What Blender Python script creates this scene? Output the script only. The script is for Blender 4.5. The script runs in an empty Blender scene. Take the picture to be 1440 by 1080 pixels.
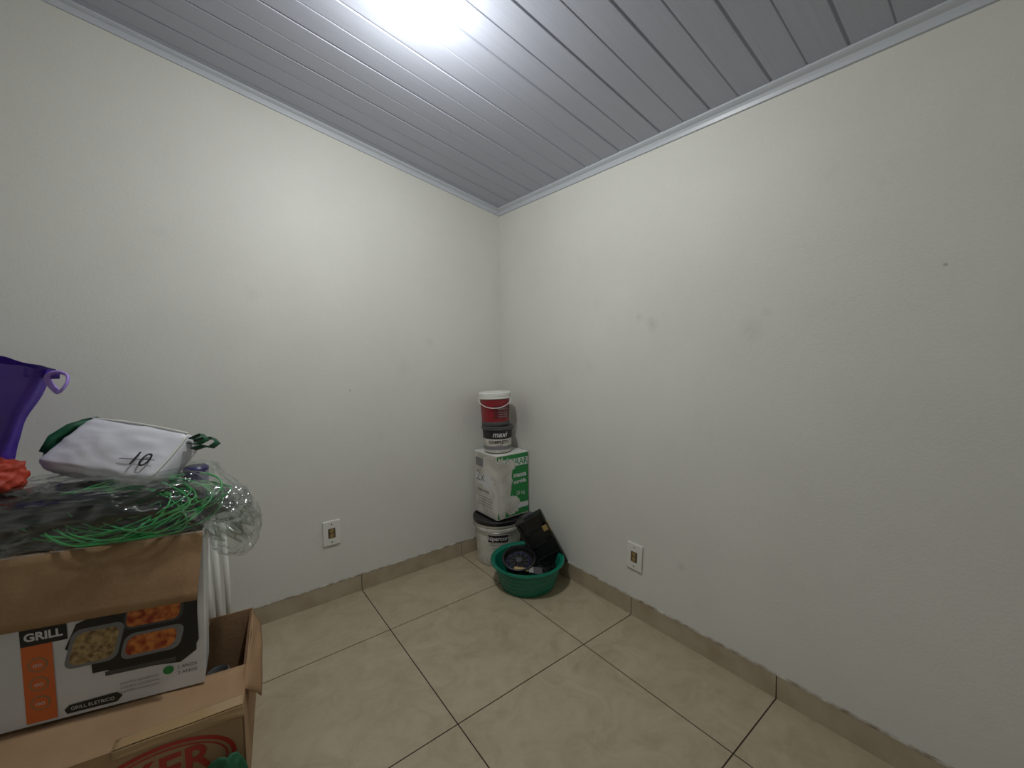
import bpy, math, random
from mathutils import Vector, Matrix, noise, Euler
random.seed(7)
scene = bpy.context.scene
scene.view_settings.view_transform = 'Standard'
scene.view_settings.look = 'None'
scene.view_settings.gamma = 1.07
COL = scene.collection

# ------------------------------------------------------------ materials
def mat(name, col, rough=.5, metal=0., spec=.5, noise_amt=0., nscale=8., bump=0., bscale=60., alpha=1., col2=None, coat=0., detail=4., ridged=False):
    m = bpy.data.materials.new(name); m.use_nodes = True
    nt = m.node_tree; b = nt.nodes['Principled BSDF']
    b.inputs['Base Color'].default_value = (*col, 1)
    b.inputs['Roughness'].default_value = rough
    b.inputs['Metallic'].default_value = metal
    b.inputs['Specular IOR Level'].default_value = spec
    b.inputs['Coat Weight'].default_value = coat
    tc = nt.nodes.new('ShaderNodeTexCoord')
    if noise_amt > 0 or col2:
        n = nt.nodes.new('ShaderNodeTexNoise'); n.inputs['Scale'].default_value = nscale
        n.inputs['Detail'].default_value = detail
        r = nt.nodes.new('ShaderNodeValToRGB')
        c2 = col2 if col2 else tuple(c*(1-noise_amt) for c in col)
        r.color_ramp.elements[0].position = .35; r.color_ramp.elements[1].position = .65
        r.color_ramp.elements[0].color = (*c2, 1); r.color_ramp.elements[1].color = (*col, 1)
        nt.links.new(tc.outputs['Object'], n.inputs['Vector'])
        nt.links.new(n.outputs['Fac'], r.inputs['Fac'])
        nt.links.new(r.outputs['Color'], b.inputs['Base Color'])
    if bump > 0:
        n2 = nt.nodes.new('ShaderNodeTexNoise'); n2.inputs['Scale'].default_value = bscale
        n2.inputs['Detail'].default_value = 5
        if ridged: n2.noise_type = 'RIDGED_MULTIFRACTAL'; n2.inputs['Detail'].default_value = 2
        bp = nt.nodes.new('ShaderNodeBump'); bp.inputs['Strength'].default_value = bump
        bp.inputs['Distance'].default_value = .01
        nt.links.new(tc.outputs['Object'], n2.inputs['Vector'])
        nt.links.new(n2.outputs['Fac'], bp.inputs['Height'])
        nt.links.new(bp.outputs['Normal'], b.inputs['Normal'])
    return m

def s2l(r, g, b):
    f = lambda c: ((c/255+.055)/1.055)**2.4 if c/255 > .04045 else c/255/12.92
    return (f(r), f(g), f(b))

def wall_mat(name, col, spots):
    m = mat(name, col, rough=.55, spec=.3)
    nt = m.node_tree; b = nt.nodes['Principled BSDF']; L = nt.links
    tc = nt.nodes.new('ShaderNodeTexCoord')
    def nz(scale, det=4, rough=.5):
        n = nt.nodes.new('ShaderNodeTexNoise'); n.inputs['Scale'].default_value = scale
        n.inputs['Detail'].default_value = det; n.inputs['Roughness'].default_value = rough
        L.new(tc.outputs['Object'], n.inputs['Vector']); return n.outputs['Fac']
    def rng(sock, a, b_, c, d):
        r = nt.nodes.new('ShaderNodeMapRange'); r.inputs[1].default_value = a; r.inputs[2].default_value = b_
        r.inputs[3].default_value = c; r.inputs[4].default_value = d; L.new(sock, r.inputs[0]); return r.outputs[0]
    def mul(a, c, op='MULTIPLY'):
        q = nt.nodes.new('ShaderNodeMath'); q.operation = op
        for i, s in enumerate((a, c)):
            if isinstance(s, (int, float)): q.inputs[i].default_value = s
            else: L.new(s, q.inputs[i])
        return q.outputs[0]
    v = rng(nz(1.6, 5, .6), .3, .7, .94, 1.03)
    v = mul(v, rng(nz(90, 3), .3, .7, .98, 1.01))
    v = mul(v, rng(nz(5, 6, .7), .60, .75, 1.0, .94))
    fac = v
    edge = nz(28, 5, .7)
    for (x, y, z, rad, dark) in spots:
        d = nt.nodes.new('ShaderNodeVectorMath'); d.operation = 'DISTANCE'
        L.new(tc.outputs['Object'], d.inputs[0]); d.inputs[1].default_value = (x, y, z)
        dd = mul(d.outputs['Value'], mul(edge, rad*1.6), 'ADD')
        fac = mul(fac, rng(dd, rad*.9, rad*2.0, 1-dark, 1.0))
    mx = nt.nodes.new('ShaderNodeVectorMath'); mx.operation = 'SCALE'
    mx.inputs[0].default_value = col; L.new(fac, mx.inputs['Scale'])
    L.new(mx.outputs[0], b.inputs['Base Color'])
    bp = nt.nodes.new('ShaderNodeBump'); bp.inputs['Strength'].default_value = .14; bp.inputs['Distance'].default_value = .004
    h = mul(nz(140, 3), mul(nz(9, 4), 2.0), 'ADD'); L.new(h, bp.inputs['Height']); L.new(bp.outputs['Normal'], b.inputs['Normal'])
    return m

WALLC = s2l(218, 217, 210)
m_wall_l = wall_mat('wall_paint_left', WALLC, [(-.66, 0, 1.15, .05, .06), (-.5, 0, 1.3, .03, .07), (-1.35, 0, 1.5, .03, .05), (-.3, 0, .95, .04, .05), (-.951, 0, 1.049, .006, .35), (-.8, 0, .8, .03, .05)])
m_wall_r = wall_mat('wall_paint_right', WALLC, [(0, -1.11, 1.336, .03, .15), (0, -1.04, 1.37, .018, .11), (0, -1.5, 1.28, .05, .07), (0, -1.55, 1.34, .02, .06),
                                               (0, -.5, 1.05, .06, .06), (0, -.22, .85, .10, .09), (0, -1.25, .32, .02, .12), (0, -.8, 1.45, .03, .05), (0, -1.968, 1.418, .005, .5), (0, -.75, 1.15, .03, .05), (0, -.13, .5, .10, .10)])
m_wall = wall_mat('wall_paint', WALLC, [])

m_tile = mat('tile_ceramic', s2l(190, 180, 158), rough=.32, spec=.45)
nt = m_tile.node_tree; b = nt.nodes['Principled BSDF']; L = nt.links
tc = nt.nodes.new('ShaderNodeTexCoord')
n1 = nt.nodes.new('ShaderNodeTexNoise'); n1.inputs['Scale'].default_value = 7; n1.inputs['Detail'].default_value = 8; n1.inputs['Roughness'].default_value = .65; n1.inputs['Distortion'].default_value = 1.2
n2 = nt.nodes.new('ShaderNodeTexNoise'); n2.inputs['Scale'].default_value = 45; n2.inputs['Detail'].default_value = 4
r1 = nt.nodes.new('ShaderNodeValToRGB')
r1.color_ramp.elements[0].position = .3; r1.color_ramp.elements[0].color = (*s2l(163, 148, 122), 1)
r1.color_ramp.elements[1].position = .68; r1.color_ramp.elements[1].color = (*s2l(184, 171, 146), 1)
e = r1.color_ramp.elements.new(.5); e.color = (*s2l(175, 161, 135), 1)
mx = nt.nodes.new('ShaderNodeMixRGB'); mx.blend_type = 'MULTIPLY'; mx.inputs[0].default_value = .25
L.new(tc.outputs['Object'], n1.inputs['Vector']); L.new(tc.outputs['Object'], n2.inputs['Vector'])
L.new(n1.outputs['Fac'], r1.inputs[0]); L.new(r1.outputs[0], mx.inputs[1])
r2 = nt.nodes.new('ShaderNodeValToRGB'); r2.color_ramp.elements[0].color = (.75, .73, .7, 1); r2.color_ramp.elements[1].position = .6
L.new(n2.outputs['Fac'], r2.inputs[0]); L.new(r2.outputs[0], mx.inputs[2]); L.new(mx.outputs[0], b.inputs['Base Color'])
n3 = nt.nodes.new('ShaderNodeTexNoise'); n3.inputs['Scale'].default_value = 7; L.new(tc.outputs['Object'], n3.inputs['Vector'])
mr = nt.nodes.new('ShaderNodeMapRange'); mr.inputs[3].default_value = .3; mr.inputs[4].default_value = .5
L.new(n3.outputs['Fac'], mr.inputs[0]); L.new(mr.outputs[0], b.inputs['Roughness'])
bp = nt.nodes.new('ShaderNodeBump'); bp.inputs['Strength'].default_value = .06; bp.inputs['Distance'].default_value = .003
L.new(n1.outputs['Fac'], bp.inputs['Height']); L.new(bp.outputs['Normal'], b.inputs['Normal'])

m_grout = mat('grout', s2l(58, 46, 38), rough=.9, noise_amt=.3, nscale=30)
m_base = mat('baseboard_ceramic', s2l(176, 163, 140), rough=.35, col2=s2l(161, 146, 122), nscale=9)
m_basetop = mat('baseboard_dirty_top', s2l(196, 191, 180), rough=.8, col2=s2l(128, 114, 96), nscale=22)
m_pvc = mat('ceiling_pvc', s2l(172, 176, 190), rough=.45, spec=.45)
nt = m_pvc.node_tree; b = nt.nodes['Principled BSDF']; L = nt.links
tc = nt.nodes.new('ShaderNodeTexCoord'); mp = nt.nodes.new('ShaderNodeMapping'); mp.inputs['Scale'].default_value = (1.5, 90, 1)
n = nt.nodes.new('ShaderNodeTexNoise'); n.inputs['Scale'].default_value = 2; n.inputs['Detail'].default_value = 4
L.new(tc.outputs['Object'], mp.inputs[0]); L.new(mp.outputs[0], n.inputs['Vector'])
r = nt.nodes.new('ShaderNodeValToRGB'); r.color_ramp.elements[0].position = .3; r.color_ramp.elements[1].position = .7
r.color_ramp.elements[0].color = (*s2l(172, 176, 190), 1); r.color_ramp.elements[1].color = (*s2l(178, 182, 196), 1)
L.new(n.outputs['Fac'], r.inputs[0]); L.new(r.outputs[0], b.inputs['Base Color'])
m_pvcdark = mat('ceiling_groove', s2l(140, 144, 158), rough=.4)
m_trim = mat('trim_pvc', s2l(190, 195, 203), rough=.35)

m_card = mat('cardboard', s2l(160, 126, 92), rough=.8, col2=s2l(150, 116, 82), nscale=6, bump=.15, bscale=90)
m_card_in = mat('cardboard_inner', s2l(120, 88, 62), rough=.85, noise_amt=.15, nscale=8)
m_cardlite = mat('cardboard_light', s2l(170, 138, 104), rough=.8, col2=s2l(156, 122, 88), nscale=5, bump=.1, bscale=70)
m_white = mat('printed_white', s2l(216, 216, 218), rough=.35, noise_amt=.05, nscale=10)
m_whitepl = mat('white_plastic', s2l(222, 222, 216), rough=.4)
m_offwhite = mat('dirty_white_plastic', s2l(212, 210, 202), rough=.5, col2=s2l(180, 176, 165), nscale=14)
m_black = mat('black_plastic', s2l(28, 28, 30), rough=.35, noise_amt=.3, nscale=20)
m_blackmatte = mat('black_print', s2l(32, 30, 32), rough=.5)
m_orange = mat('orange_print', s2l(214, 104, 50), rough=.4)
m_red = mat('red_print', s2l(170, 46, 36), rough=.5)
m_redb = mat('red_bucket', s2l(134, 28, 38), rough=.35)
m_redl = mat('red_bucket_label', s2l(92, 24, 32), rough=.4)
m_green = mat('green_print', s2l(30, 128, 62), rough=.4)
m_greend = mat('green_cloth', s2l(14, 84, 52), rough=.6, noise_amt=.3, nscale=30)
m_greenhose = mat('green_hose', s2l(54, 156, 84), rough=.3)
m_basin = mat('green_basin_plastic', s2l(16, 118, 94), rough=.3, noise_amt=.12, nscale=6)
m_grey = mat('grey_plastic', s2l(120, 120, 122), rough=.4)
m_dgrey = mat('dark_grey', s2l(70, 70, 72), rough=.5)
m_navy = mat('navy_plastic', s2l(40, 42, 90), rough=.35)
m_metal = mat('metal_wire', s2l(190, 190, 190), rough=.3, metal=1)
m_brown = mat('socket_brown', s2l(86, 72, 56), rough=.4)
m_gold = mat('socket_brass', s2l(170, 145, 90), rough=.35, metal=.4)
m_wood = mat('wood_handle', s2l(190, 160, 105), rough=.5, noise_amt=.2, nscale=30)
m_food = mat('food_print', s2l(214, 128, 60), rough=.4, col2=s2l(140, 38, 18), nscale=60)
m_food2 = mat('food_print_pasta', s2l(180, 152, 104), rough=.4, col2=s2l(104, 78, 50), nscale=80)
m_fabric = mat('white_cooler_fabric', s2l(216, 216, 224), rough=.38, bump=.3, bscale=9)
m_purple = mat('purple_plastic', s2l(88, 54, 176), rough=.32, col2=s2l(62, 36, 144), nscale=7, bump=.5, bscale=10, ridged=True)
m_purplel = mat('purple_handle', s2l(160, 130, 220), rough=.35)
m_redcloth = mat('red_rubber', s2l(176, 52, 26), rough=.6, noise_amt=.35, nscale=20, bump=.3, bscale=30)
m_blackbag = mat('black_bag', s2l(26, 34, 32), rough=.33, col2=s2l(12, 15, 15), nscale=12, bump=.9, bscale=9, ridged=True)
m_tape = mat('packing_tape', s2l(170, 140, 100), rough=.12, coat=.6)

def film_mat():
    m = bpy.data.materials.new('clear_plastic_film'); m.use_nodes = True
    nt = m.node_tree; nt.nodes.clear(); L = nt.links
    out = nt.nodes.new('ShaderNodeOutputMaterial')
    tr = nt.nodes.new('ShaderNodeBsdfTransparent'); tr.inputs[0].default_value = (.93, .95, .94, 1)
    gl = nt.nodes.new('ShaderNodeBsdfGlossy'); gl.inputs['Roughness'].default_value = .12; gl.inputs['Color'].default_value = (.95, .95, .95, 1)
    df = nt.nodes.new('ShaderNodeBsdfDiffuse'); df.inputs['Color'].default_value = (.7, .72, .71, 1)
    tc = nt.nodes.new('ShaderNodeTexCoord')
    n = nt.nodes.new('ShaderNodeTexNoise'); n.noise_type = 'RIDGED_MULTIFRACTAL'; n.inputs['Scale'].default_value = 7; n.inputs['Detail'].default_value = 2; n.inputs['Distortion'].default_value = .8
    L.new(tc.outputs['Object'], n.inputs['Vector'])
    bp = nt.nodes.new('ShaderNodeBump'); bp.inputs['Strength'].default_value = .9; bp.inputs['Distance'].default_value = .03
    L.new(n.outputs['Fac'], bp.inputs['Height']); L.new(bp.outputs['Normal'], gl.inputs['Normal'])
    lw = nt.nodes.new('ShaderNodeLayerWeight'); lw.inputs['Blend'].default_value = .25; L.new(bp.outputs['Normal'], lw.inputs['Normal'])
    mr = nt.nodes.new('ShaderNodeMapRange'); mr.inputs[3].default_value = .055; mr.inputs[4].default_value = .5
    L.new(lw.outputs['Facing'], mr.inputs[0])
    m1 = nt.nodes.new('ShaderNodeMixShader'); m1.inputs[0].default_value = .07
    L.new(gl.outputs[0], m1.inputs[1]); L.new(df.outputs[0], m1.inputs[2])
    m2 = nt.nodes.new('ShaderNodeMixShader'); L.new(mr.outputs[0], m2.inputs[0]); L.new(tr.outputs[0], m2.inputs[1]); L.new(m1.outputs[0], m2.inputs[2])
    L.new(m2.outputs[0], out.inputs[0]); return m
m_film = film_mat()

# ------------------------------------------------------------ helpers
def root(name, loc=(0, 0, 0), rot=(0, 0, 0)):
    o = bpy.data.objects.new(name, None); o.location = loc; o.rotation_euler = rot
    o.empty_display_size = .05; COL.objects.link(o); return o

def M(name, vs, fs, mats, par=None, smooth=False, bevel=0., sub=0, fmat=None, solid=0., bseg=2):
    me = bpy.data.meshes.new(name); me.from_pydata([tuple(v) for v in vs], [], fs)
    for mm in (mats if isinstance(mats, (list, tuple)) else [mats]): me.materials.append(mm)
    if fmat:
        for i, p in enumerate(me.polygons): p.material_index = fmat[i]
    import bmesh
    bm = bmesh.new(); bm.from_mesh(me)
    if not name.startswith('nf_'): bmesh.ops.recalc_face_normals(bm, faces=bm.faces)
    bm.to_mesh(me); bm.free()
    if smooth:
        for p in me.polygons: p.use_smooth = True
    o = bpy.data.objects.new(name, me); COL.objects.link(o)
    if par: o.parent = par
    if solid: md = o.modifiers.new('s', 'SOLIDIFY'); md.thickness = solid; md.offset = 0
    if bevel: md = o.modifiers.new('b', 'BEVEL'); md.width = bevel; md.segments = bseg; md.limit_method = 'ANGLE'
    if sub: md = o.modifiers.new('u', 'SUBSURF'); md.levels = sub; md.render_levels = sub
    return o

def boxv(x0, x1, y0, y1, z0, z1):
    v = [(x0, y0, z0), (x1, y0, z0), (x1, y1, z0), (x0, y1, z0), (x0, y0, z1), (x1, y0, z1), (x1, y1, z1), (x0, y1, z1)]
    f = [(0, 3, 2, 1), (4, 5, 6, 7), (0, 1, 5, 4), (1, 2, 6, 5), (2, 3, 7, 6), (3, 0, 4, 7)]
    return v, f
def box(name, x0, x1, y0, y1, z0, z1, m, par=None, bevel=0., **k):
    v, f = boxv(x0, x1, y0, y1, z0, z1); return M(name, v, f, m, par, bevel=bevel, **k)

def lathe(name, prof, m, par, n=56, off=(0, 0, 0), closed_top=False, closed_bot=True, a0=0., a1=2*math.pi, solid=0.):
    full = abs(a1-a0-2*math.pi) < 1e-6
    vs = []; fs = []; nn = n if full else n+1
    for (r, z) in prof:
        for i in range(nn):
            a = a0+(a1-a0)*i/n; vs.append((off[0]+r*math.cos(a), off[1]+r*math.sin(a), off[2]+z))
    for j in range(len(prof)-1):
        for i in range(n):
            k = (i+1) % nn; fs.append((j*nn+i, j*nn+k, (j+1)*nn+k, (j+1)*nn+i))
    if full and closed_bot: fs.append(tuple(range(nn))[::-1])
    if full and closed_top: fs.append(tuple((len(prof)-1)*nn+i for i in range(nn)))
    o = M(name, vs, fs, m, par, smooth=True, solid=solid)
    md = o.modifiers.new('es', 'EDGE_SPLIT'); md.split_angle = math.radians(38)
    return o

def tube(name, pts, r, m, par, seg=8, closed=False, flat=1.0):
    pts = [Vector(p) for p in pts]; n = len(pts); vs = []; fs = []
    prevN = None
    for i, p in enumerate(pts):
        if closed: t = (pts[(i+1) % n]-pts[i-1])
        else: t = pts[min(i+1, n-1)]-pts[max(i-1, 0)]
        t.normalize()
        if prevN is None:
            a = Vector((0, 0, 1)) if abs(t.z) < .9 else Vector((1, 0, 0)); N = (a-t*a.dot(t)).normalized()
        else: N = (prevN-t*prevN.dot(t)).normalized()
        prevN = N; B = t.cross(N)
        for k in range(seg):
            an = 2*math.pi*k/seg; vs.append(p+N*math.cos(an)*r*flat+B*math.sin(an)*r)
    rng = n if closed else n-1
    for i in range(rng):
        j = (i+1) % n
        for k in range(seg):
            l = (k+1) % seg; fs.append((i*seg+k, i*seg+l, j*seg+l, j*seg+k))
    if not closed: fs += [tuple(range(seg))[::-1], tuple((n-1)*seg+k for k in range(seg))]
    return M(name, vs, fs, m, par, smooth=True)

def text(name, s, size, fn, m, par, align='CENTER', shear=0., bold=0.):
    cu = bpy.data.curves.new(name, 'FONT'); cu.body = s; cu.size = size; cu.align_x = align; cu.shear = shear; cu.offset = bold
    cu.align_y = 'CENTER'
    o = bpy.data.objects.new(name+'_tmp', cu); COL.objects.link(o)
    bpy.context.view_layer.update()
    dg = bpy.context.evaluated_depsgraph_get(); me = bpy.data.meshes.new_from_object(o.evaluated_get(dg))
    bpy.data.objects.remove(o)
    for v in me.vertices: v.co = fn(v.co.x, v.co.y)
    me.materials.clear(); me.materials.append(m); me.name = name
    t = bpy.data.objects.new(name, me); COL.objects.link(t); t.parent = par; return t

def blob(name, c, s, m, par, seed=0, amp=.15, freq=2.5, p=2., nu=64, nv=40, fn=None, ridged=False, zmin=None):
    vs = []; fs = []
    sp = lambda v, e: math.copysign(abs(v)**e, v)
    e = 2/p
    for j in range(nv+1):
        ph = -math.pi/2+math.pi*j/nv
        for i in range(nu):
            th = 2*math.pi*i/nu
            d = Vector((sp(math.cos(ph), e)*sp(math.cos(th), e), sp(math.cos(ph), e)*sp(math.sin(th), e), sp(math.sin(ph), e)))
            q = d*freq+Vector((seed*3.1, seed*1.7, seed))
            if ridged: nz = 1-2*abs(noise.noise(q))+.5*(1-2*abs(noise.noise(q*2.3)))-.7
            else: nz = noise.noise(q)+.5*noise.noise(q*2.1)+.25*noise.noise(q*4.3)
            k = 1+amp*nz
            P = Vector((c[0]+s[0]*d.x*k, c[1]+s[1]*d.y*k, c[2]+s[2]*d.z*k))
            if fn: P = fn(P, d)
            if zmin is not None: P.z = max(P.z, zmin)
            vs.append(P)
    for j in range(nv):
        for i in range(nu):
            k = (i+1) % nu; fs.append((j*nu+i, j*nu+k, (j+1)*nu+k, (j+1)*nu+i))
    return M(name, vs, fs, m, par, smooth=True)

# ------------------------------------------------------------ room
XL, YB = -2.9, -2.75
def zc(x, y): return 2.136-.178*x+.0405*y
def slab(name, poly, thick, m):
    n = len(poly); t = Vector(thick)
    vs = [Vector(p) for p in poly]+[Vector(p)+t for p in poly]
    fs = [tuple(range(n)), tuple(range(n, 2*n))[::-1]]+[(i, (i+1) % n, n+(i+1) % n, n+i) for i in range(n)]
    return M(name, vs, fs, m)
slab('wall_left', [(XL, 0, 0), (0, 0, 0), (0, 0, zc(0, 0)+.02), (XL, 0, zc(XL, 0)+.02)], (0, .1, 0), m_wall_l)
slab('wall_right', [(0, 0, 0), (0, YB, 0), (0, YB, zc(0, YB)+.02), (0, 0, zc(0, 0)+.02)], (.1, 0, 0), m_wall_r)
slab('wall_back', [(0, YB, 0), (XL, YB, 0), (XL, YB, zc(XL, YB)+.02), (0, YB, zc(0, YB)+.02)], (0, -.1, 0), m_wall)
slab('wall_side', [(XL, YB, 0), (XL, 0, 0), (XL, 0, zc(XL, 0)+.02), (XL, YB, zc(XL, YB)+.02)], (-.1, 0, 0), m_wall)

vs, fs, fm = [], [], []
def add(v, f, mi):
    o = len(vs); vs.extend(v); fs.extend([tuple(i+o for i in q) for q in f]); fm.extend([mi]*len(f))
v, f = boxv(XL, 0, YB, 0, -.05, -.0015); add(v, f, 1)
OX, OY, T, G = -.329, -.408, .6, .0022
xs = [XL]+[OX-T*k for k in range(4, -1, -1)]+[0]; ys = [YB]+[OY-T*k for k in range(3, -1, -1)]+[0]
xs = sorted(set([x for x in xs if x >= XL])); ys = sorted(set([y for y in ys if y >= YB]))
for i in range(len(xs)-1):
    for j in range(len(ys)-1):
        a = xs[i]+G; bb = xs[i+1]-(G if xs[i+1] < 0 else 0); c = ys[j]+G; d = ys[j+1]-(G if ys[j+1] < 0 else 0)
        v, f = boxv(a, bb, c, d, -.003, 0); add(v, f, 0)
M('floor', vs, fs, [m_tile, m_grout], fmat=fm)

def baseboard(name, along, lo, joints, hi, side):
    vs, fs, fm = [], [], []
    H, TH = .087, .009
    pts = [lo]+joints+[hi]
    def put(a, b_, t0, t1, z0, z1, mi):
        if along == 'x': v, f = boxv(a, b_, side-t1, side-t0, z0, z1)
        else: v, f = boxv(side-t1, side-t0, a, b_, z0, z1)
        o = len(vs); vs.extend(v); fs.extend([tuple(i+o for i in q) for q in f]); fm.extend([mi]*6)
    for a, b_ in zip(pts[:-1], pts[1:]):
        put(a+.0018, b_-.0018, 0, TH, 0.0003, H-.004, 0)
    put(lo, hi, 0, TH-.003, 0, H-.006, 1)
    put(lo, hi, 0, TH+.001, H-.0045, H, 2)
    return M(name, vs, fs, [m_base, m_grout, m_basetop], fmat=fm)
baseboard('baseboard_left', 'x', XL, [x for x in xs if XL < x < 0], 0, 0)
baseboard('baseboard_right', 'y', YB, [y for y in ys if YB < y < 0], -.0095, 0)

prof = []
PW = .2
y = 0.03
while y > YB-.2:
    prof += [(y, 0, 0), (y-.088, 0, 0), (y-.0895, .0022, 1), (y-.0925, .0022, 1), (y-.094, 0, 0), (y-.187, 0, 0), (y-.189, .0035, 1), (y-.1955, .0035, 1), (y-.1975, 0, 0)]
    y -= PW
vs, fs, fm = [], [], []
for (yy, dz, mi) in prof:
    for x in (XL-.05, .05): vs.append((x, yy, zc(x, yy)+dz))
for i in range(len(prof)-1):
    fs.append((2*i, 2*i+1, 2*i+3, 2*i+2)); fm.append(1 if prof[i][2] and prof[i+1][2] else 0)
n0 = len(vs)
for (x, yy) in ((XL-.05, .05), (.05, .05), (.05, YB-.2), (XL-.05, YB-.2)): vs.append((x, yy, zc(x, yy)+.04))
fs.append((n0, n0+1, n0+2, n0+3)); fm.append(0)
M('nf_ceiling', vs, fs, [m_pvc, m_pvcdark], fmat=fm).name = 'ceiling'

cs = [(0, .01), (.030, .01), (.030, -.006), (.024, -.010), (.014, -.014), (.010, -.022), (.008, -.034), (0, -.034)]
def cornice(name, A, B, inward):
    vs = []; n = len(cs)
    for P in (A, B):
        for (h, z) in cs: vs.append((P[0]+inward[0]*h, P[1]+inward[1]*h, zc(P[0]+inward[0]*h, P[1]+inward[1]*h)+z))
    fs = [(i, (i+1) % n, n+(i+1) % n, n+i) for i in range(n)]+[tuple(range(n)), tuple(range(n, 2*n))[::-1]]
    return M(name, vs, fs, m_trim)
cornice('trim_1', (XL, 0), (0, 0), (0, -1)); cornice('trim_2', (0, 0), (0, YB), (-1, 0))
cornice('trim_3', (XL, YB), (0, YB), (0, 1)); cornice('trim_4', (XL, 0), (XL, YB), (1, 0))

# ------------------------------------------------------------ lamp
m_em = bpy.data.materials.new('bulb_glow'); m_em.use_nodes = True
nt = m_em.node_tree; nt.nodes.clear(); o_ = nt.nodes.new('ShaderNodeOutputMaterial'); e_ = nt.nodes.new('ShaderNodeEmission')
e_.inputs[0].default_value = (.98, 1, .98, 1); e_.inputs[1].default_value = 510; nt.links.new(e_.outputs[0], o_.inputs[0])
LX, LY, LZ = -1.058, -.983, 2.195
lamp = root('ceiling_lamp', (LX, LY, LZ))
pr = [(.0005, -.042)]+[(.042*math.sin(a), -.042*math.cos(a)) for a in [math.radians(q) for q in (18, 36, 54, 72, 90)]]
lathe('bulb_globe', pr, m_em, lamp, n=20, closed_bot=False)
lathe('bulb_base', [(.0425, .0), (.041, .010), (.034, .026), (.026, .042), (.024, .06), (.045, .072), (.047, .094)], m_whitepl, lamp, n=32)

# ------------------------------------------------------------ outlets
def outlet(loc, rz, roll=0.):
    r = root('wall_outlet', loc, (0, roll, rz))
    w, h = .041, .062
    box('plate', -w, w, -.009, 0, -h, h, m_whitepl, r, bevel=.004, bseg=3)
    box('module_frame', -.017, .017, -.0115, -.008, -.024, .024, m_brown, r, bevel=.002)
    for s in (-1, 1):
        vs = []; n = 20
        for yy, rr in ((-.0118, .0095), (-.013, .0085)):
            for i in range(n): a = 2*math.pi*i/n; vs.append((rr*math.cos(a), yy, s*.0115+rr*math.sin(a)))
        fs = [(i, (i+1) % n, n+(i+1) % n, n+i) for i in range(n)]+[tuple(range(n, 2*n)), tuple(range(n))]
        M('socket_face', vs, fs, m_gold, r)
        for dx in (-.004, 0, .004):
            box('socket_hole', dx-.0011, dx+.0011, -.0134, -.0128, s*.0115-.0012+(.002 if dx == 0 else 0), s*.0115+.0012+(.002 if dx == 0 else 0), m_blackmatte, r)
    for s in (-1, 1):
        box('screw', -.003, .003, -.0102, -.0088, s*.045-.003, s*.045+.003, m_dgrey, r, bevel=.001)
    return r
outlet((-1.066, 0, .343), 0)
outlet((0, -1.024, .281), -math.pi/2, math.radians(3))

# ------------------------------------------------------------ corner stack
PHI = math.atan2(-1.98, -1.38)
def cylmap(r0, z0, phi, slope=0.):
    return lambda x, y: Vector(((r0+slope*(y))*math.cos(phi+x/r0), (r0+slope*y)*math.sin(phi+x/r0), z0+y))

B1 = root('paint_bucket', (-.163, -.163, 0))
lathe('body', [(.116, 0), (.124, .004), (.126, .03), (.137, .205), (.139, .206), (.144, .21), (.144, .222), (.139, .226), (.139, .232), (.146, .236), (.146, .248), (.140, .250), (.140, .256)], m_offwhite, B1, closed_top=True)
lathe('lid', [(.148, .246), (.150, .249), (.150, .266), (.145, .270), (.138, .268), (.134, .264), (.0, .264)], m_black, B1, closed_bot=False)
lathe('label_badge', [(.1372, .150), (.1388, .190)], m_blackmatte, B1, a0=PHI-.45, a1=PHI+.42, n=16)
text('label_text', 'hipercor', .034, cylmap(.1405, .171, PHI-.01, .05), m_white, B1, bold=.0006)
text('label_line', 'MASSA CORRIDA', .013, cylmap(.1375, .132, PHI-.02, .05), m_dgrey, B1)
text('label_line', 'acabamento fosco', .011, cylmap(.1365, .112, PHI-.02, .05), m_dgrey, B1)
lathe('label_strip', [(.1312, .05), (.1330, .075)], m_grey, B1, a0=PHI-.3, a1=PHI+.3, n=12)
pts = [(.147*math.cos(PHI-1.5+3.0*i/30), .147*math.sin(PHI-1.5+3.0*i/30), .226-.02*math.sin(math.pi*i/30)) for i in range(31)]
tube('wire_handle', pts, .0022, m_metal, B1)

B2 = root('square_paint_tin', (-.127, -.155, .2705), (0, 0, math.radians(0)))
h = .1165; HT = .375
box('body', -h, h, -h, h, 0, HT, m_offwhite, B2, bevel=.006, bseg=3)
box('top_rim', -h-.001, h+.001, -h-.001, h+.001, HT-.006, HT+.002, m_whitepl, B2, bevel=.003)
lathe('cap', [(.06, HT), (.06, HT+.006), (.055, HT+.008), (0, HT+.008)], m_grey, B2, closed_bot=False)
def quad_y(name, x0, x1, z0, z1, m, e=.0008, pts=None):
    P = pts if pts else [(x0, z0), (x1, z0), (x1, z1), (x0, z1)]
    M(name, [(x, -h-e, z) for x, z in P], [tuple(range(len(P)))], m, B2)
def poly_x(name, P, m, e=.0008):
    M(name, [(-h-e, y_, z) for y_, z in P], [tuple(range(len(P)))], m, B2)
quad_y('green_panel', -.112, .113, .01, .37, m_green, .0006)
quad_y('white_band', -.112, .113, .30, .345, m_white, .0010)
quad_y('white_band_low', -.112, .113, .045, .075, m_white, .0010)
text('brand_text', 'CORAR', .05, lambda x, y: Vector((.025+x, -h-.0016, .322+y)), m_green, B2, bold=.001)
text('panel_text', 'massa', .040, lambda x, y: Vector((.052+x, -h-.0016, .245+y)), m_white, B2, bold=.001)
text('panel_text', 'corrida', .032, lambda x, y: Vector((.052+x, -h-.0016, .205+y)), m_white, B2, bold=.001)
text('panel_text', '25 kg', .03, lambda x, y: Vector((.055+x, -h-.0016, .135+y)), m_white, B2)
random.seed(3)
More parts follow.
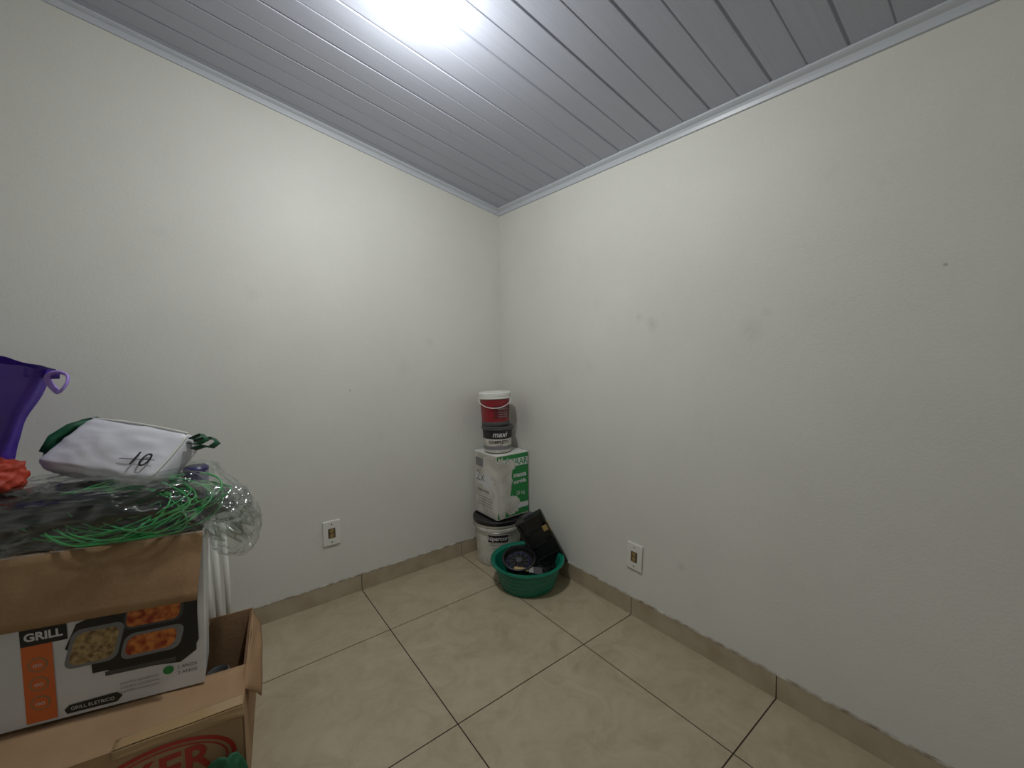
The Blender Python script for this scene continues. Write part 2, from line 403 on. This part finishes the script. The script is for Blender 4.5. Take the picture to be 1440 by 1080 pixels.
def smear(x0, x1, z0, z1, n=26, j=.016):
    P = []
    for i in range(n): a = 2*math.pi*i/n; cx, cz = (x0+x1)/2, (z0+z1)/2; k = 1+random.uniform(-.28, .22); P.append((max(-.1145, min(.1145, cx+(x1-x0)/2*math.cos(a)*k)), max(.006, min(.37, cz+(z1-z0)/2*math.sin(a)*k))))
    return P
quad_y('paint_smear', 0, 0, 0, 0, m_offwhite, .0018, smear(-.15, .0, .02, .36, 40))
quad_y('paint_smear', 0, 0, 0, 0, m_offwhite, .0019, smear(-.05, .05, .02, .13))
quad_y('paint_smear', 0, 0, 0, 0, m_offwhite, .0020, smear(-.04, .02, .27, .345))
poly_x('worn_panel', smear(-.08, .10, .17, .25), m_white)
poly_x('green_mark', [(.02, .29), (.10, .29), (.10, .34), (.02, .34)], m_grey)
text('side_text', '2x', .09, lambda x, y: Vector((-h-.0016, .05-x, .23+y)), m_grey, B2)
text('side_text', 'massa corrida', .022, lambda x, y: Vector((-h-.0016, .02-x, .15+y)), m_dgrey, B2)
for k in range(4):
    poly_x('side_line', [(-.07, .06+.016*k), (.08, .06+.016*k), (.08, .064+.016*k), (-.07, .064+.016*k)], m_grey)

zt = .2705+HT+.0085
B3 = root('paint_bucket', (-.158, -.166, zt)); B3.name = 'paint_bucket.001'
B3.scale = (1.04, 1.04, 1)
lathe('body', [(.074, 0), (.078, .003), (.084, .13), (.084, .146)], m_offwhite, B3, closed_top=True)
lathe('dark_band', [(.0822, .082), (.0846, .134)], m_blackmatte, B3, a0=0, a1=2*math.pi, closed_bot=False)
lathe('silver_band', [(.0794, .018), (.0804, .040)], m_grey, B3, closed_bot=False)
lathe('lid', [(.086, .132), (.090, .134), (.090, .150), (.085, .154), (.080, .150), (0, .150)], m_dgrey, B3, closed_bot=False)
text('brand', 'maxi', .044, cylmap(.0856, .108, PHI+.15, .02), m_white, B3, shear=.3, bold=.0006)
text('label', 'COMPLETO', .023, cylmap(.0835, .064, PHI+.1, .02), m_blackmatte, B3, bold=.0005)
text('label2', 'rejunte', .014, cylmap(.0825, .045, PHI+.1, .02), m_dgrey, B3)

B4 = root('paint_bucket', (-.166, -.163, zt+.155), (math.radians(-1), math.radians(-1), 0)); B4.name = 'paint_bucket.002'
B4.scale = (1.06, 1.06, 1.05)
lathe('body', [(.070, .002), (.076, .006), (.083, .15), (.083, .165)], m_redb, B4, closed_top=True)
lathe('base_band', [(.0745, .0), (.0775, .004), (.0785, .022), (.0775, .024)], m_dgrey, B4)
lathe('dark_label', [(.0800, .045), (.0838, .115)], m_redl, B4, a0=PHI-.1, a1=PHI+1.3, n=20)
lathe('lid', [(.086, .150), (.0905, .153), (.0905, .160), (.088, .163), (.0905, .166), (.0905, .182), (.086, .187), (.080, .183), (0, .183)], m_whitepl, B4, closed_bot=False)
text('label_text', 'ESMALTE', .015, cylmap(.0835, .095, PHI+.55, .02), m_offwhite, B4)
for k in range(3): text('label_text', 'sintetico premium', .008, cylmap(.0835, .078-.012*k, PHI+.55, .02), m_offwhite, B4)
pts = [(.0925*math.cos(PHI-1.45+2.9*i/36), .0925*math.sin(PHI-1.45+2.9*i/36), .148-.045*math.sin(math.pi*i/36)) for i in range(37)]
tube('wire_handle', pts, .0022, m_whitepl, B4)

# ------------------------------------------------------------ basin
BS = root('plastic_basin', (-.212, -.500, 0))
lathe('bowl', [(0, .004), (.130, .004), (.138, .0), (.142, .004), (.150, .03), (.176, .125), (.180, .132), (.192, .136), (.194, .132), (.197, .134), (.195, .142), (.182, .141), (.172, .134), (.145, .03), (.136, .012), (0, .010)], m_basin, BS, closed_bot=False, n=72)
for k in range(4): lathe('rib_%d' % k, [(.1525+.0062*k, .040+.0225*k-.002), (.1555+.0062*k, .040+.0225*k), (.1535+.0062*k, .040+.0225*k+.003)], m_basin, BS, closed_bot=False)
PT = root('round_paint_tray', (-.262, -.492, .118), (math.radians(14), math.radians(-12), 0))
lathe('pot', [(0, -.07), (.068, -.07), (.078, .03), (.088, .034), (.088, .044), (.080, .046), (.074, .036), (.070, .02), (0, .018)], m_black, PT, closed_bot=False)
lathe('ring', [(.052, .019), (.056, .024), (.060, .019)], m_navy, PT, closed_bot=False)
lathe('hub', [(.018, .018), (.016, .030), (0, .031)], m_dgrey, PT, closed_bot=False)
for k in range(10):
    a = 2*math.pi*k/10; tube('spoke', [(.018*math.cos(a), .018*math.sin(a), .021), (.068*math.cos(a), .068*math.sin(a), .021)], .0022, m_dgrey, PT, seg=6)

W_ = Vector((.70, -.535, .46)).normalized(); U_ = Vector((-.30, .22, .93)); U_ = (U_-W_*U_.dot(W_)).normalized(); N_ = W_.cross(U_)
if N_.y > 0: N_ = -N_
rm = Matrix((W_, -N_, U_)).transposed()
TC = root('tool_case', (-.118, -.508, .205)); TC.rotation_euler = rm.to_euler()
w, t, hh = .078, .032, .155
box('shell', -w, w, -t*.2, t, -hh, hh, m_black, TC, bevel=.008)
for nm, a in (('rim_left', (-w, -w+.012, -hh, hh)), ('rim_right', (w-.012, w, -hh, hh)), ('rim_bottom', (-w, w, -hh, -hh+.012)), ('rim_top', (-w, w, hh-.012, hh))):
    box(nm, a[0], a[1], -t, 0, a[2], a[3], m_black, TC, bevel=.003)
for k in range(3): box('divider_%d' % k, -w+.01, w-.01, -t*.5, 0, -hh+.07+.075*k, -hh+.074+.075*k, m_black, TC, bevel=.001)
box('latch', w-.035, w-.008, -t-.006, -t+.004, .055, .085, m_gold, TC, bevel=.002)
box('sticker', w-.002, w+.0015, -t*.7, t*.5, .03, .10, m_wood, TC)
box('handle', -.03, .03, -.008, .008, hh-.002, hh+.018, m_dgrey, TC, bevel=.005)
BR = root('paint_brush', (-.285, -.575, .128), (math.radians(20), math.radians(10), math.radians(-35)))
box('handle', -.06, .015, -.009, .009, -.006, .006, m_wood, BR, bevel=.005)
box('ferrule', .015, .04, -.02, .02, -.008, .008, m_metal, BR, bevel=.002)
box('bristles', .04, .085, -.022, .022, -.007, .007, m_dgrey, BR, bevel=.003)
blob('dark_rag', (.022, .01, .06), (.12, .12, .05), m_blackbag, BS, seed=5, amp=.2, zmin=.013)

# ------------------------------------------------------------ lower cardboard box
def rotz(a): return (0, 0, math.radians(a))
CB = root('cardboard_box', (-1.495, -.863, 0), rotz(-7.5))
Wd, Dp, Hh, tk = .62, .50, .28, .004
box('side_front', -Wd, 0, 0, tk, 0, Hh, m_cardlite, CB)
box('side_back', -Wd, 0, Dp-tk, Dp, 0, Hh, m_card, CB)
box('side_right', -tk, 0, 0, Dp, 0, Hh, m_card, CB)
box('side_left', -Wd, -Wd+tk, 0, Dp, 0, Hh, m_card, CB)
box('bottom', -Wd, 0, 0, Dp, 0, tk, m_card_in, CB)
box('inner_lining', -.012, -.0045, .005, Dp-.005, .004, Hh-.01, m_card_in, CB)
def sheet(name, P00, P10, P11, P01, m, par, nx=14, ny=8, wob=.004, thick=.003, seed=0.):
    P00, P10, P11, P01 = map(Vector, (P00, P10, P11, P01)); vs = []; fs = []
    for j in range(ny+1):
        for i in range(nx+1):
            a, b_ = i/nx, j/ny
            p = P00*(1-a)*(1-b_)+P10*a*(1-b_)+P11*a*b_+P01*(1-a)*b_
            nn = (P10-P00).cross(P01-P00).normalized()
            p += nn*wob*noise.noise(Vector((a*2.5+seed, b_*2.5, seed)))*2
            vs.append(p)
    for j in range(ny):
        for i in range(nx): q = j*(nx+1)+i; fs.append((q, q+1, q+nx+2, q+nx+1))
    return M(name, vs, fs, m, par, smooth=True, solid=thick)
sheet('flap_front', (-Wd, 0, Hh), (0, 0, Hh), (-.005, .175, Hh-.004), (-Wd, .19, Hh-.004), m_cardlite, CB, wob=.002)
sheet('flap_left', (-Wd, .16, Hh-.008), (-.13, .16, Hh-.008), (-.13, Dp, Hh-.008), (-Wd, Dp, Hh-.008), m_card, CB, wob=.001)
sheet('flap_right', (.0, .06, Hh), (.0, Dp-.02, Hh), (.025, Dp-.04, Hh-.055), (.035, .13, Hh-.085), m_card, CB, wob=.004, seed=3)
sheet('tape', (-.26, -.002, Hh+.0025), (-.002, -.002, Hh+.0025), (-.002, .035, Hh+.0035), (-.26, .03, Hh+.0035), m_tape, CB, wob=.0008, thick=.0006)
sheet('tape_front', (-.26, -.003, Hh), (.001, -.003, Hh), (.001, -.003, Hh-.03), (-.26, -.003, Hh-.022), m_tape, CB, wob=.001, thick=.0006)
def ring(name, cx, cz, rx, rz, w, m, par, y, n=48):
    vs = []
    for k in (0, 1):
        for i in range(n): a = 2*math.pi*i/n; vs.append((cx+(rx-w*k)*math.cos(a), y, cz+(rz-w*k)*math.sin(a)))
    M(name, vs, [(i, (i+1) % n, n+(i+1) % n, n+i) for i in range(n)], m, par)
ring('oval_print', -.17, .165, .15, .085, .010, m_red, CB, -.0012)
ring('oval_print', -.17, .165, .132, .070, .004, m_red, CB, -.0012)
text('box_text', 'KER', .10, lambda x, y: Vector((-.16+x, -.0014, .178+y)), m_red, CB, bold=.002)

PP = root('plastic_pipe', (-1.53, -.295, .0))
tube('pipe_a', [(0, 0, 0), (-.003, -.002, .35), (-.008, -.006, .62)], .011, m_whitepl, PP, seg=16)
tube('pipe_b', [(.028, .02, 0), (.027, .01, .35), (.024, .0, .60)], .009, m_whitepl, PP, seg=16)
tube('pipe_c', [(-.03, .0, 0), (-.032, -.002, .64)], .012, m_whitepl, PP, seg=16)
CP = root('grey_cup', (-1.545, -.60, .15))
lathe('cup', [(.02, 0), (.026, .08), (.029, .082), (.027, .084), (.018, .004), (0, .004)], m_grey, CP)
lathe('stand', [(.021, -.144), (.021, 0)], m_dgrey, CP)

# ------------------------------------------------------------ printed appliance box
AB = root('appliance_box', (-1.578, -.708, .286), rotz(-15.3))
W2, D2, H2 = .50, .14, .435
vs, f = boxv(-W2, 0, 0, D2, 0, H2)
vs = [list(v) for v in vs]
for i in (5, 6): vs[i][0] += .018
for i in (2, 6): vs[i][0] -= .026
f = [q for q in f if q != (4, 5, 6, 7)]
M('carton', vs, f, m_white, AB, solid=.004)
sheet('flap_front', (-W2+.005, -.003, H2), (.018, -.003, H2), (.006, -.036, H2-.176), (-W2, -.030, H2-.170), m_card, AB, wob=.003, thick=.004, seed=2)
sheet('fold_edge', (-W2, .002, H2+.001), (.018, .002, H2+.001), (.018, .010, H2-.003), (-W2, .010, H2-.003), m_cardlite, AB, wob=.001, nx=20, ny=2)
def dec(name, P, m, e=.003): M(name, [(a, -e, z) for a, z in P], [tuple(range(len(P)))], m, AB)
def rr(x0, x1, z0, z1, r=.012, n=5, sk=0.):
    P = []
    for cx, cz, a0 in ((x1-r, z1-r, 0), (x0+r, z1-r, 90), (x0+r, z0+r, 180), (x1-r, z0+r, 270)):
        for i in range(n+1):
            a = math.radians(a0+90*i/n); px, pz = cx+r*math.cos(a), cz+r*math.sin(a); P.append((px+sk*(pz-z0), pz))
    return P
dec('orange_strip', [(-.366, .006), (-.308, .006), (-.308, .206), (-.366, .206)], m_orange)
dec('black_label', [(-.366, .206), (-.278, .206), (-.278, .262), (-.366, .262)], m_blackmatte)
text('label_text', 'GRILL', .028, lambda x, y: Vector((-.322+x, -.0045, .228+y)), m_white, AB, bold=.001)
for k, z in enumerate((.155, .105, .055)):
    P = [(-.337+.019*math.cos(2*math.pi*i/24), z+.019*math.sin(2*math.pi*i/24)) for i in range(24)]
    dec('icon_disc', P, m_card, .0035)
    P = [(-.337+.015*math.cos(2*math.pi*i/24), z+.015*math.sin(2*math.pi*i/24)) for i in range(24)]
    dec('icon_inner', P, m_orange, .004)
    text('icon_text', 'oo', .016, lambda x, y, z=z: Vector((-.337+x, -.0048, z+y)), m_white, AB)
dec('grill_outline', [(-.20, .095), (-.05, .075), (-.012, .10), (-.002, .26), (-.03, .28), (-.14, .285), (-.26, .24), (-.285, .18)], m_blackmatte, .0032)  # black printed outline behind the grill artwork
dec('grill_frame', [(-.235, .10), (-.02, .10), (-.005, .13), (-.005, .27), (-.15, .29), (-.24, .20)], m_black, .0036)
dec('plate_left_rim', rr(-.292, -.185, .125, .225, .02, sk=.25), m_grey, .0040)
dec('plate_left_food', rr(-.282, -.192, .133, .215, .018, sk=.25), m_food2, .0044)
dec('plate_top_rim', rr(-.168, -.040, .198, .285, .018, sk=.15), m_dgrey, .0040)
dec('plate_top_food', rr(-.162, -.047, .204, .282, .015, sk=.15), m_food, .0044)
dec('plate_bot_rim', rr(-.180, -.050, .118, .186, .020, sk=.25), m_grey, .0040)
dec('plate_bot_food', rr(-.170, -.062, .127, .178, .018, sk=.25), m_food, .0044)
dec('grill_foot', [(-.21, .085), (-.06, .082), (-.06, .094), (-.21, .097)], m_dgrey, .0038)
dec('name_ribbon', [(-.295, .020), (-.29, .008), (-.19, .008), (-.178, .022), (-.19, .034), (-.285, .03)], m_blackmatte)
text('ribbon_text', 'GRILL ELETRICO', .012, lambda x, y: Vector((-.238+x, -.0045, .020+y)), m_white, AB)
dec('green_icon', [(-.078+.012*math.cos(2*math.pi*i/16), .060+.012*math.sin(2*math.pi*i/16)) for i in range(16)], m_green)
for k in range(2): text('small_text', '2 ANOS', .013, lambda x, y, k=k: Vector((-.035+x, -.0045, .062-.016*k+y)), m_dgrey, AB)
for k in range(3): text('caption', 'superficie antiaderente', .009, lambda x, y, k=k: Vector((-.14+x, -.0045, .055-.012*k+y)), m_grey, AB)

# ------------------------------------------------------------ clear bag with black bag and hose
PB = root('clear_plastic_bag', (-1.578, -.708, .724), rotz(-15.3))
blob('black_bag', (-.30, .17, .052), (.27, .15, .068), m_blackbag, PB, seed=2, amp=.25, freq=2.4, p=2.8, nu=90, nv=50, ridged=True, zmin=.004)
blob('black_bag_side', (-.08, .15, .038), (.13, .10, .052), m_blackbag, PB, seed=8, amp=.25, freq=2.2, p=2.6, zmin=.004)
random.seed(11)
for k in range(24):
    cx = Vector((-.150+random.uniform(-.06, .05), .055+random.uniform(-.015, .02), .070+random.uniform(-.012, .014)))
    a = random.uniform(.10, .185); b_ = random.uniform(.045, .08); tilt = random.uniform(.8, 1.2); rz = random.uniform(-.25, .25); ph = random.uniform(0, 6)
    pts = []
    for i in range(64):
        t = 2*math.pi*i/64; x = a*math.cos(t); yv = b_*math.sin(t)
        x, yv = x*math.cos(rz)-yv*math.sin(rz), x*math.sin(rz)+yv*math.cos(rz)
        wob = .007*math.sin(3*t+ph)
        pts.append(cx+Vector((x, yv*.8, yv*tilt*.75+wob)))
    for p_ in pts: p_.z = max(.008, p_.z); p_.y = max(-.02, p_.y)
    tube('hose_loop', pts, .0025, m_greenhose, PB, seg=6, closed=True)
def filmfn(P, d):
    if P.x > -.01: P.z -= (P.x+.01)*.9
    else: P.z = max(P.z, .003)
    P.y = max(P.y, -.05)
    return P
blob('film', (-.22, .14, .066), (.31, .17, .088), m_film, PB, seed=4, amp=.16, freq=3.0, p=3.0, nu=110, nv=60, ridged=True, fn=filmfn)
blob('film_tail', (.078, .08, -.02), (.060, .055, .085), m_film, PB, seed=14, amp=.22, freq=1.7, p=2.4, ridged=True)
blob('film_tail_b', (.045, .10, .045), (.065, .06, .05), m_film, PB, seed=19, amp=.22, freq=1.7, p=2.4, ridged=True)
lathe('navy_cap', [(0, 0), (.03, 0), (.032, .05), (.026, .056), (0, .056)], m_navy, PB, off=(-.03, .14, .100), n=24, closed_bot=False)

# ------------------------------------------------------------ cooler bag
CA = root('cooler_bag', (-1.735, -.472, .927))
RV = Vector((.795, -.607, 0)); FV = Vector((.607, .795, 0))
ax = (RV*math.cos(math.radians(10))+Vector((0, 0, -math.sin(math.radians(10))))).normalized()
up = FV*math.sin(math.radians(38))+Vector((0, 0, math.cos(math.radians(38)))); up = (up-ax*up.dot(ax)).normalized(); ay = up.cross(ax).normalized()
CA.rotation_euler = Matrix((ax, ay, up)).transposed().to_euler()
def pbox(name, hx, hy, hz, m, par, nx=22, bul=.010, rad=.02):
    import bmesh
    bm = bmesh.new(); bmesh.ops.create_cube(bm, size=2); bmesh.ops.subdivide_edges(bm, edges=bm.edges[:], cuts=nx, use_grid_fill=True)
    H_ = Vector((hx, hy, hz))
    for v in bm.verts:
        c = v.co.copy(); a = Vector((c.x*hx, c.y*hy, c.z*hz))
        core = Vector([max(-(H_[i]-rad), min(H_[i]-rad, a[i])) for i in range(3)]); q = a-core
        if q.length > 1e-6: q = q.normalized()*rad
        b_ = core+q
        bx = (1-c.y**2)*(1-c.z**2); by = (1-c.x**2)*(1-c.z**2); bz = (1-c.x**2)*(1-c.y**2)
        w_ = noise.noise(c*2.3)*.007+noise.noise(c*5)*.003
        if abs(c.x) > .999: b_.x += math.copysign(bul*bx, c.x)
        if abs(c.y) > .999: b_.y += math.copysign(bul*by+w_, c.y)
        if abs(c.z) > .999: b_.z += math.copysign(bul*bz, c.z)+w_
        v.co = b_
    me = bpy.data.meshes.new(name); bm.to_mesh(me); bm.free(); me.materials.append(m)
    for p in me.polygons: p.use_smooth = True
    o = bpy.data.objects.new(name, me); COL.objects.link(o); o.parent = par; return o
hx, hy, hz = .158, .045, .080
cb = pbox('body', hx, hy, hz, m_fabric, CA)
def skew(p):
    p.x += .17*p.z if p.x > 0 else .30*p.z
    return p
for v in cb.data.vertices: v.co = skew(v.co)
text('logo', '10', .058, lambda x, y: Vector((.098+x, -hy-.014, -.030+y)), m_blackmatte, CA, shear=.15)
M('logo_line', [(.045, -hy-.0142, -.036), (.140, -hy-.0142, -.026), (.140, -hy-.0142, -.024), (.045, -hy-.0142, -.034)], [(0, 1, 2, 3)], m_blackmatte, CA)
tube('piping_top', [skew(Vector((-hx*.95+2*hx*.95*i/12, -hy+.006, hz-.003+.006*math.sin(math.pi*i/12)))) for i in range(13)], .003, m_whitepl, CA)
tube('piping_right', [skew(Vector((hx-.003+.004*math.sin(math.pi*i/10), -hy+.006, -hz*.9+1.8*hz*i/10))) for i in range(11)], .003, m_whitepl, CA)
def band(name, pts, w, m, par, wd):
    vs = []; wd = Vector(wd)*w/2
    for p in pts: vs += [Vector(p)-wd, Vector(p)+wd]
    return M(name, vs, [(2*i, 2*i+1, 2*i+3, 2*i+2) for i in range(len(pts)-1)], m, par, smooth=True, solid=.003)
band('strap_left', [(-.185, .0, -.06), (-.190, -.01, -.02), (-.178, -.01, .03), (-.158, -.01, .07), (-.135, 0, .090), (-.11, .02, .088)], .045, m_greend, CA, (0, 1, 0))
band('strap_left_b', [(-.185, -.03, -.045), (-.185, -.04, 0), (-.168, -.035, .045), (-.145, -.02, .078)], .022, m_greend, CA, (.7, .7, 0))
band('strap_right', [(.165, .0, .07), (.19, -.0, .085), (.215, -.0, .09), (.235, -.0, .078), (.225, -.0, .060), (.20, 0, .06), (.178, 0, .045)], .026, m_greend, CA, (0, 1, .25))
band('strap_knot', [(.175, -.03, .065), (.20, -.035, .083), (.222, -.03, .070), (.205, -.03, .052), (.18, -.03, .05)], .018, m_greend, CA, (.1, 1, .4))

# ------------------------------------------------------------ red cloth
RG = root('red_cloth', (-1.995, -.50, .90))
blob('cloth', (0, 0, 0.01), (.068, .05, .055), m_redcloth, RG, seed=6, amp=.3, freq=1.5, ridged=True)
blob('cloth_fold', (-.05, -.02, -.035), (.08, .05, .045), m_blackbag, RG, seed=9, amp=.3, freq=1.8)

# ------------------------------------------------------------ purple shopping bag
SB = root('shopping_bag', (0, 0, 0))
O = Vector((-1.87, -.545, 0))
def bag_pt(s, z, side):
    kz = (z-.87)/.33
    right = -.145+.155*kz-.018*math.sin(math.pi*kz); left = -.50-.06*kz
    lat = right+(left-right)*s
    th = (.018+.05*math.sin(math.pi*min(1, max(0, s)))*(1-.35*kz))*side
    p = O+RV*lat+FV*th; w = noise.noise(Vector((s*6, z*11, side)))*.02
    p += FV*w; p.z = z-.018*kz+.12*s*kz+.008*kz*noise.noise(Vector((s*9, 3, side)))
    return p
vs = []; ns, nz_ = 40, 22; fs = []
ringn = 2*(ns+1)
for j in range(nz_+1):
    z = .865+.335*j/nz_
    for i in range(ns+1): vs.append(bag_pt(i/ns, z, -1))
    for i in range(ns, -1, -1): vs.append(bag_pt(i/ns, z, 1))
for j in range(nz_):
    for i in range(ringn): k = (i+1) % ringn; fs.append((j*ringn+i, j*ringn+k, (j+1)*ringn+k, (j+1)*ringn+i))
fs.append(tuple(range(ringn)))
M('bag_body', vs, fs, m_purple, SB, smooth=True)
vs = []; fs = []
for j in range(7):
    for i in range(24):
        a = 2*math.pi*i/24; k = j/6*(1+.35*noise.noise(Vector((math.cos(a)*1.5, math.sin(a)*1.5, 4)))); vs.append(bag_pt(.20+.13*k*math.cos(a), 1.005+.055*k*math.sin(a), -1)-FV*.002)
for j in range(6):
    for i in range(24): q = (i+1) % 24; fs.append((j*24+i, j*24+q, (j+1)*24+q, (j+1)*24+i))
M('orange_print', vs, fs, m_orange, SB, smooth=True)
hc = O+RV*.035+Vector((0, 0, 1.148))
pts = [hc+RV*(.024*math.cos(t))+Vector((0, 0, .026*math.sin(t)))+FV*(.006*math.sin(2*t)) for t in [2*math.pi*i/28 for i in range(28)]]
tube('handle_ring', pts, .007, m_purplel, SB, closed=True, flat=.5)
band('handle_strip', [bag_pt(.05, 1.195, -1)-FV*.002-Vector((0, 0, .012)), O+RV*.0+Vector((0, 0, 1.170)), O+RV*.022+Vector((0, 0, 1.168)), O+RV*.04+Vector((0, 0, 1.168))], .022, m_purple, SB, (.1, 0, 1))

# ------------------------------------------------------------ green sack
GB = root('green_sack', (-1.545, -.912, 0))
blob('sack', (0, 0, .10), (.055, .030, .10), m_greend, GB, seed=3, amp=.16, freq=1.2, ridged=True, zmin=.0)

# ------------------------------------------------------------ world + camera
w = bpy.data.worlds.new('world'); scene.world = w; w.use_nodes = True
w.node_tree.nodes['Background'].inputs[0].default_value = (.6, .7, .8, 1); w.node_tree.nodes['Background'].inputs[1].default_value = .05
cam = bpy.data.cameras.new('camera'); co = bpy.data.objects.new('camera', cam); COL.objects.link(co); scene.camera = co
th, pi_, ro = .919, .05657, .01513
F = Vector((math.cos(th)*math.cos(pi_), math.sin(th)*math.cos(pi_), -math.sin(pi_)))
R = Vector((math.sin(th), -math.cos(th), 0)); U = R.cross(F)
R2 = R*math.cos(ro)-U*math.sin(ro); U2 = U*math.cos(ro)+R*math.sin(ro)
mw = Matrix((R2, U2, -F)).transposed().to_4x4(); mw.translation = Vector((-1.54063, -2.12957, 1.18542))
co.matrix_world = mw
cam.sensor_width = 36; cam.lens = 569.576/1440*36; cam.clip_start = .02
